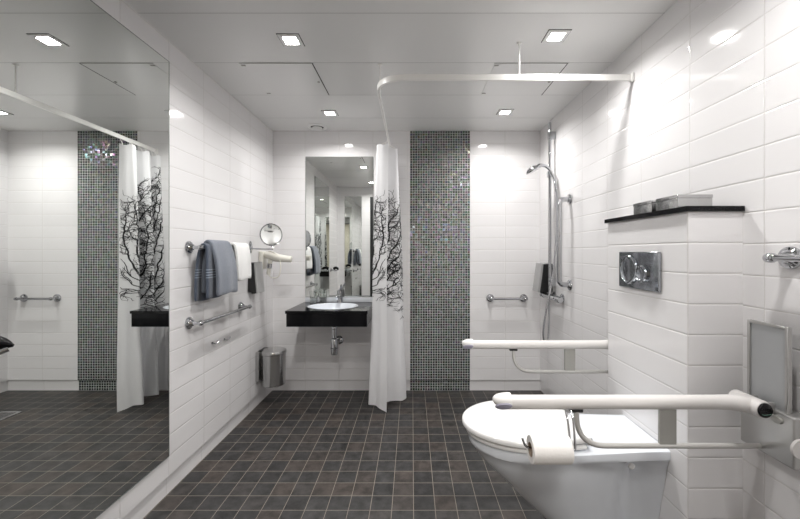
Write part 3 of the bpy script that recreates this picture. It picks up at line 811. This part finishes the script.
t = thing('flush_plate', (.909, 1.465, 1.04), 'chrome rectangular flush plate with two round buttons on the tiled boxing', 'flush plate')
FX = .909
part('plate', rbox(bmesh.new(), (FX-.012, 1.335, 1.037), (FX-.0006, 1.592, 1.186), .004, 3), 'platechrome', t)
bm = bmesh.new(); lathe(bm, [(.056,0),(.060,.0),(.060,.004),(.057,.007),(.052,.003),(.040,.0015),(0,.0008)][::1], (FX-.012,1.515,1.112), (-1,0,0), 48); part('full_flush_button', bm, 'platechrome', t)
bm = bmesh.new(); lathe(bm, [(.030,0),(.034,.0),(.034,.008),(.031,.011),(.026,.007),(.012,.004),(0,.0035)], (FX-.012,1.425,1.100), (-1,0,0), 40); part('half_flush_button', bm, 'platechrome', t)

# ------------------------------------------------------------------ toilet
TY = 1.437; XW = .9085
def outline(xf, xc, w, wb, xb, n=26, pinch=0, pw=2.0):
    xs = []
    pts = []
    half = []
    for k in range(n+1):
        a = PI/2*k/n
        half.append((xc-(xc-xf)*math.cos(a), w*math.sin(a)**(2/pw)))
    m_ = 12
    for k in range(1, m_+1):
        s = k/m_; x = xc+(xb-xc)*s; y = w+(wb-w)*(s*s*(3-2*s))
        if pinch: y -= pinch*math.exp(-((x-.80)/.055)**2)
        half.append((x, y))
    return [(x, TY-y) for x, y in half] + [(x, TY+y) for x, y in half[::-1][:-1]]
t = thing('toilet', (.9085, TY, .07), 'white wall-hung toilet with its lid closed, below the chrome flush plate', 'toilet')
lv = [(.4850,.240,.45,.160,.125,0),(.4865,.232,.45,.170,.138,0),(.482,.224,.45,.177,.147,0),(.462,.222,.45,.179,.149,0),(.452,.225,.45,.177,.147,0),(.446,.232,.46,.172,.140,.015),
      (.42,.246,.47,.168,.132,.04),(.38,.280,.49,.160,.124,.05),(.33,.335,.52,.146,.114,.05),(.27,.395,.56,.130,.100,.045),(.21,.455,.60,.116,.088,.04),(.15,.52,.65,.102,.080,.035),(.10,.585,.69,.09,.074,.03),(.075,.64,.73,.075,.068,.02)]
bm = bmesh.new(); prev = None
for (z, xf, xc, w, wb, pi_) in lv:
    nv = ring(bm, [(x, y, z) for x, y in outline(xf, xc, w, wb, XW, pinch=pi_)], prev)
    if prev is None: cap(bm, nv, 0, True)
    prev = nv
cap(bm, prev)
part('bowl', bm, 'ceramic', t)
def slab(z0, z1, xf, xc, w, wb, xb, dome=0):
    bm = bmesh.new(); prev = None; H_ = z1-z0
    def sc_(o, k):  # inset
        cx_ = (xf+xb)/2; return [(cx_+(x-cx_)*k, TY+(y-TY)*k) for x, y in o]
    base = outline(xf, xc, w, wb, xb)
    seqs = [(.975, z0), (.995, z0+.003), (1.0, z0+H_*.45), (.994, z1-.005), (.98, z1-.0015), (.95, z1+dome*.2), (.8, z1+dome*.6), (.55, z1+dome*.85), (.25, z1+dome), (.05, z1+dome)]
    for k, z in seqs:
        nv = ring(bm, [(x, y, z) for x, y in sc_(base, k)], prev)
        if prev is None: cap(bm, nv, 0, True)
        prev = nv
    cap(bm, prev); return bm
part('seat', slab(.4895, .5065, .210, .44, .180, .150, .615), 'lid', t)
part('lid', slab(.512, .5345, .197, .44, .191, .150, .632, .004), 'lid', t)
for s in (-1, 1):
    part('hinge', tube(bmesh.new(), [(.60, TY+s*.10, .500),(.645, TY+s*.10, .500),(.655, TY+s*.10, .500)], [.011,.011,.007], 14), 'chrome', t, label='chrome hinge')
    part('bolt_cover', lathe(bmesh.new(), [(0,0),(.012,0),(.011,.006),(.006,.009),(0,.009)], (.80, TY+s*(.085 if s>0 else .0955), .405), (0,s,0), 16), 'lid', t)

# ------------------------------------------------------------------ hinged support arms
def support_arm(AY, label):
    t = thing('support_arm', (XR, AY, .58), label, 'grab rail', 'hinged toilet support arms')
    az = .7395
    part('arm_tube', tube(bmesh.new(), [(.275,AY,az),(.30,AY,az),(.90,AY,az),(.935,AY-.004,az+.001),(.965,AY-.014,az+.002),(.985,AY-.02,az)], [.0205,.0205,.0205,.022,.024,.024], 28), 'armwhite', t)
    # sloping rounded end cap
    bm = bmesh.new(); prev = None
    for k in range(10):
        a = k/9; x = .292-.052*math.sin(a*PI/2); ry_ = .0245*math.cos(a*PI/2*.92); up = az+.004+.004*a
        c = [(x + (.016*a if False else 0), AY+ry_*math.cos(2*PI*i/28), up + (ry_*.95*math.sin(2*PI*i/28))) for i in range(28)]
        prev = ring(bm, c, prev)
        if k == 0: cap(bm, prev, 0, True)
    cap(bm, prev); tip = part('end_cap', bm, 'armtip', t)
    bm = bmesh.new(); lathe(bm, [(0,-.006),(.015,-.005),(.0175,0),(.015,.003),(0,.004)], (.268, AY-.0165, az-.006), (-.2,-.85,-.5), 24, sx=1.45, sy=.72)
    sub('grip_pad', bm, 'armtip2', tip, label='lilac grey pad under the tip')
    lz = .6095
    part('lower_tube', tube(bmesh.new(), bend([(.488,AY,az-.019),(.490,AY,lz),(1.035,AY,lz)], .088, 14)[:], .0078, 14), 'armlow', t)
    part('strut', rbox(bmesh.new(), (.733, AY-.005, lz+.004), (.783, AY+.005, az-.018), .001, 1), 'armgrey', t, label='flat grey metal strut')
    part('tube_clamp', rbox(bmesh.new(), (.468, AY-.008, az-.029), (.506, AY+.008, az-.016), .002, 1), 'blackm', t, label='small black clamp')
    # pivot
    pv = part('pivot', tube(bmesh.new(), [(.992,AY+.035,az),(.992,AY-.052,az),(.992,AY-.058,az)], [.0245,.0245,.0225], 32), 'armwhite', t)
    cp = part('pivot_cap', lathe(bmesh.new(), [(0,0),(.0205,0),(.0205,.003),(.019,.005),(0,.0055)], (.992,AY-.0578,az), (0,-1,0), 32), 'black', t, label='black round pivot cap with pale lettering')
    for txt, size, x, z, mm in (('PRESSALIT', .0066, 0, .0005, 'text'), ('CARE', .0042, .0075, -.0055, 'text')):
        cv = bpy.data.curves.new('lettering', 'FONT'); cv.body = txt; cv.size = size; cv.align_x = 'CENTER'; cv.extrude = .0002
        tmp = bpy.data.objects.new('tmp', cv); COL.objects.link(tmp)
        dg = bpy.context.evaluated_depsgraph_get(); me = bpy.data.meshes.new_from_object(tmp.evaluated_get(dg))
        bpy.data.objects.remove(tmp)
        bm = bmesh.new(); bm.from_mesh(me); bpy.data.meshes.remove(me)
        for v in bm.verts: v.co = V((.992+x+v.co.x, AY-.0636, az+z+v.co.y))
        sub('lettering', bm, mm, cp, smooth=False)
    bm = bmesh.new(); tube(bm, spline([(.980,AY-.0634,az-.0095),(.990,AY-.0634,az-.0115),(1.004,AY-.0634,az-.009)],5), .0009, 6)
    sub('green_line', bm, 'textg', cp, label='thin green line')
    # bracket on the wall
    y0, y1 = AY-.10, AY+.065
    bm = bmesh.new(); prof = [(1.030,.585),(1.030,.735),(XR-.0008,.735),(XR-.0008,.585)]
    rbox(bm, (1.032, y0, .594), (XR-.0008, y1, .7355), .006, 3)
    part('wall_bracket', bm, 'satin', t)
    part('bracket_knob', lathe(bmesh.new(), [(0,0),(.013,0),(.012,.006),(0,.008)], (1.032, AY-.055, .712), (-1,0,0), 24, sx=.8, sy=1.2), 'armgrey', t)
    part('bracket_roller', tube(bmesh.new(), [(1.045, AY-.108, .655),(1.045, AY-.1005, .655)], .026, 24), 'armwhite', t)
    for yy in (AY+.012, AY-.040):
        part('pivot_lug', rbox(bmesh.new(), (.992, yy-.005, az-.018), (1.036, yy+.005, az+.016), .003, 2), 'satin', t)
    bm = bmesh.new(); a0, a1 = AY-.073, AY+.050; z0, z1 = .736, .976
    rbox(bm, (1.048, a0, z0), (1.054, a1, z1), .001, 2); rbox(bm, (1.0535, AY-.03, z0), (XR-.0008, AY+.03, z1-.05), .002, 1)
    rbox(bm, (1.040, a0, z0), (1.0485, a0+.008, z1), .001, 1); rbox(bm, (1.040, a1-.008, z0), (1.0485, a1, z1), .001, 1); rbox(bm, (1.040, a0+.008, z1-.008), (1.0485, a1-.008, z1), .001, 1)
    part('cover_frame', bm, 'satin', t)
    part('cover_panel', rbox(bmesh.new(), (1.0455, a0+.0082, z0), (1.0478, a1-.0082, z1-.0082)), 'greypanel', t, smooth=False, label='blue-grey flat panel')
    return t
support_arm(1.09, 'hinged white support arm with black pivot cap beside the toilet, holding the paper roll')
support_arm(1.765, 'hinged white support arm on the shower side of the toilet, partly behind the tiled boxing')

# toilet paper holder + roll
t = thing('paper_holder', (.455, 1.06, .62), 'bent chrome wire toilet paper holder hanging from the near support arm', 'holder')
bm = bmesh.new()
tube(bm, bend([(.447,1.068,.7215),(.447,1.052,.70),(.447,1.035,.635),(.330,1.03,.635),(.318,1.03,.640),(.309,1.028,.662)], .012, 5), .0032, 10)
part('wire_arm', bm, 'chrome', t)
bm = bmesh.new()
tube(bm, bend([(.464,1.07,.7215),(.464,1.056,.70),(.464,1.042,.622),(.446,1.042,.622)], .008, 5), .0032, 10)
part('wire_brace', bm, 'chrome', t)
t = thing('toilet_roll', (.385, 1.03, .635), 'white toilet paper roll on the wire holder in front of the toilet', 'toilet paper')
cz_ = .631
bm = bmesh.new()
seg = 40
def rr_(x, r): return [(x, 1.03+r*math.cos(2*PI*i/seg), cz_+r*math.sin(2*PI*i/seg)) for i in range(seg)]
p = ring(bm, rr_(.332,.019)); f0 = p
for x, r in ((.332,.036),(.3335,.0372),(.4385,.0372),(.440,.036),(.440,.019)): p = ring(bm, rr_(x, r), p)
for i in range(seg): bm.faces.new((p[i], p[(i+1)%seg], f0[(i+1)%seg], f0[i]))
pr = part('paper', bm, 'paper', t)
bm = bmesh.new(); p = ring(bm, rr_(.3315,.0178)); q0 = p
for x, r in ((.3315,.0192),(.4405,.0192),(.4405,.0178)): p = ring(bm, rr_(x, r), p)
for i in range(seg): bm.faces.new((p[i], p[(i+1)%seg], q0[(i+1)%seg], q0[i]))
part('core', bm, 'card', t, label='brown cardboard core')

# black-and-chrome lever on the left wall at the photo edge
t = thing('wall_lever', (XL, .93, .93), 'black-topped chrome lever poking in at the edge in front of the large mirror', 'handle')
part('wall_flange', lathe(bmesh.new(), [(0,0),(.03,0),(.029,.006),(.016,.012),(0,.012)], (XL+.0006,.90,.925), (1,0,0), 24), 'chrome', t)
part('chrome_arm', tube(bmesh.new(), spline([(XL+.01,.90,.922),(XL+.05,.905,.918),(-1.095,.93,.916),(-1.062,.965,.932)],6), [.013]*10+[.009]*9, 16), 'chrome', t)
part('black_grip', tube(bmesh.new(), spline([(XL+.05,.90,.945),(-1.115,.92,.955),(-1.085,.945,.953),(-1.054,.972,.937)],6), [.020]*10+[.020,.0195,.019,.018,.017,.015,.012,.008,.003], 18), 'black', t, label='black grip')

# added hall lamp, unseen: fill light for the room through the doorway
t = thing('hall_fill_lamp', (0, -.7, 2.35), 'added round fill lamp in the unseen hallway beyond the doorway', 'ceiling light')
part('fill_base', lathe(bmesh.new(), [(0,0),(.19,0),(.19,-.03),(0,-.03)], (0,-.7,2.3495), seg=40), 'trimw', t)
part('fill_diffuser', lathe(bmesh.new(), [(0,-.0305),(.17,-.0305),(.16,-.06),(.10,-.075),(0,-.08)], (0,-.7,2.35), seg=40), 'hfill', t)
ld = bpy.data.lights.new('hall_fill_light', 'AREA'); ld.shape = 'DISK'; ld.size = .34; ld.energy = 27; ld.color = (1,.97,.93)
lo = bpy.data.objects.new('hall_fill_light', ld); lo.location = (0,-.7,2.26); COL.objects.link(lo)

# ------------------------------------------------------------------ camera, world, view
cam = bpy.data.cameras.new('camera'); co = bpy.data.objects.new('camera', cam); COL.objects.link(co)
co.location = (0, 0, HC); co.rotation_euler = (PI/2, 0, 0)
cam.sensor_width = 36; cam.lens = 36*367/800; cam.shift_x = -12/800; cam.shift_y = -7.5/800; cam.clip_start = .02
sc.camera = co
w = bpy.data.worlds.new('world'); sc.world = w; w.use_nodes = True
w.node_tree.nodes['Background'].inputs[0].default_value = (.5,.5,.5,1); w.node_tree.nodes['Background'].inputs[1].default_value = .05
sc.view_settings.view_transform = 'Standard'; sc.view_settings.look = 'None'; sc.view_settings.gamma = 1
sc.view_settings.use_curve_mapping = False
sc.view_settings.exposure = 0.17
cy = sc.cycles
cy.use_denoising = True; cy.max_bounces = 14; cy.diffuse_bounces = 8; cy.glossy_bounces = 10; cy.transmission_bounces = 8
cy.sample_clamp_indirect = 6; cy.caustics_reflective = False; cy.caustics_refractive = False
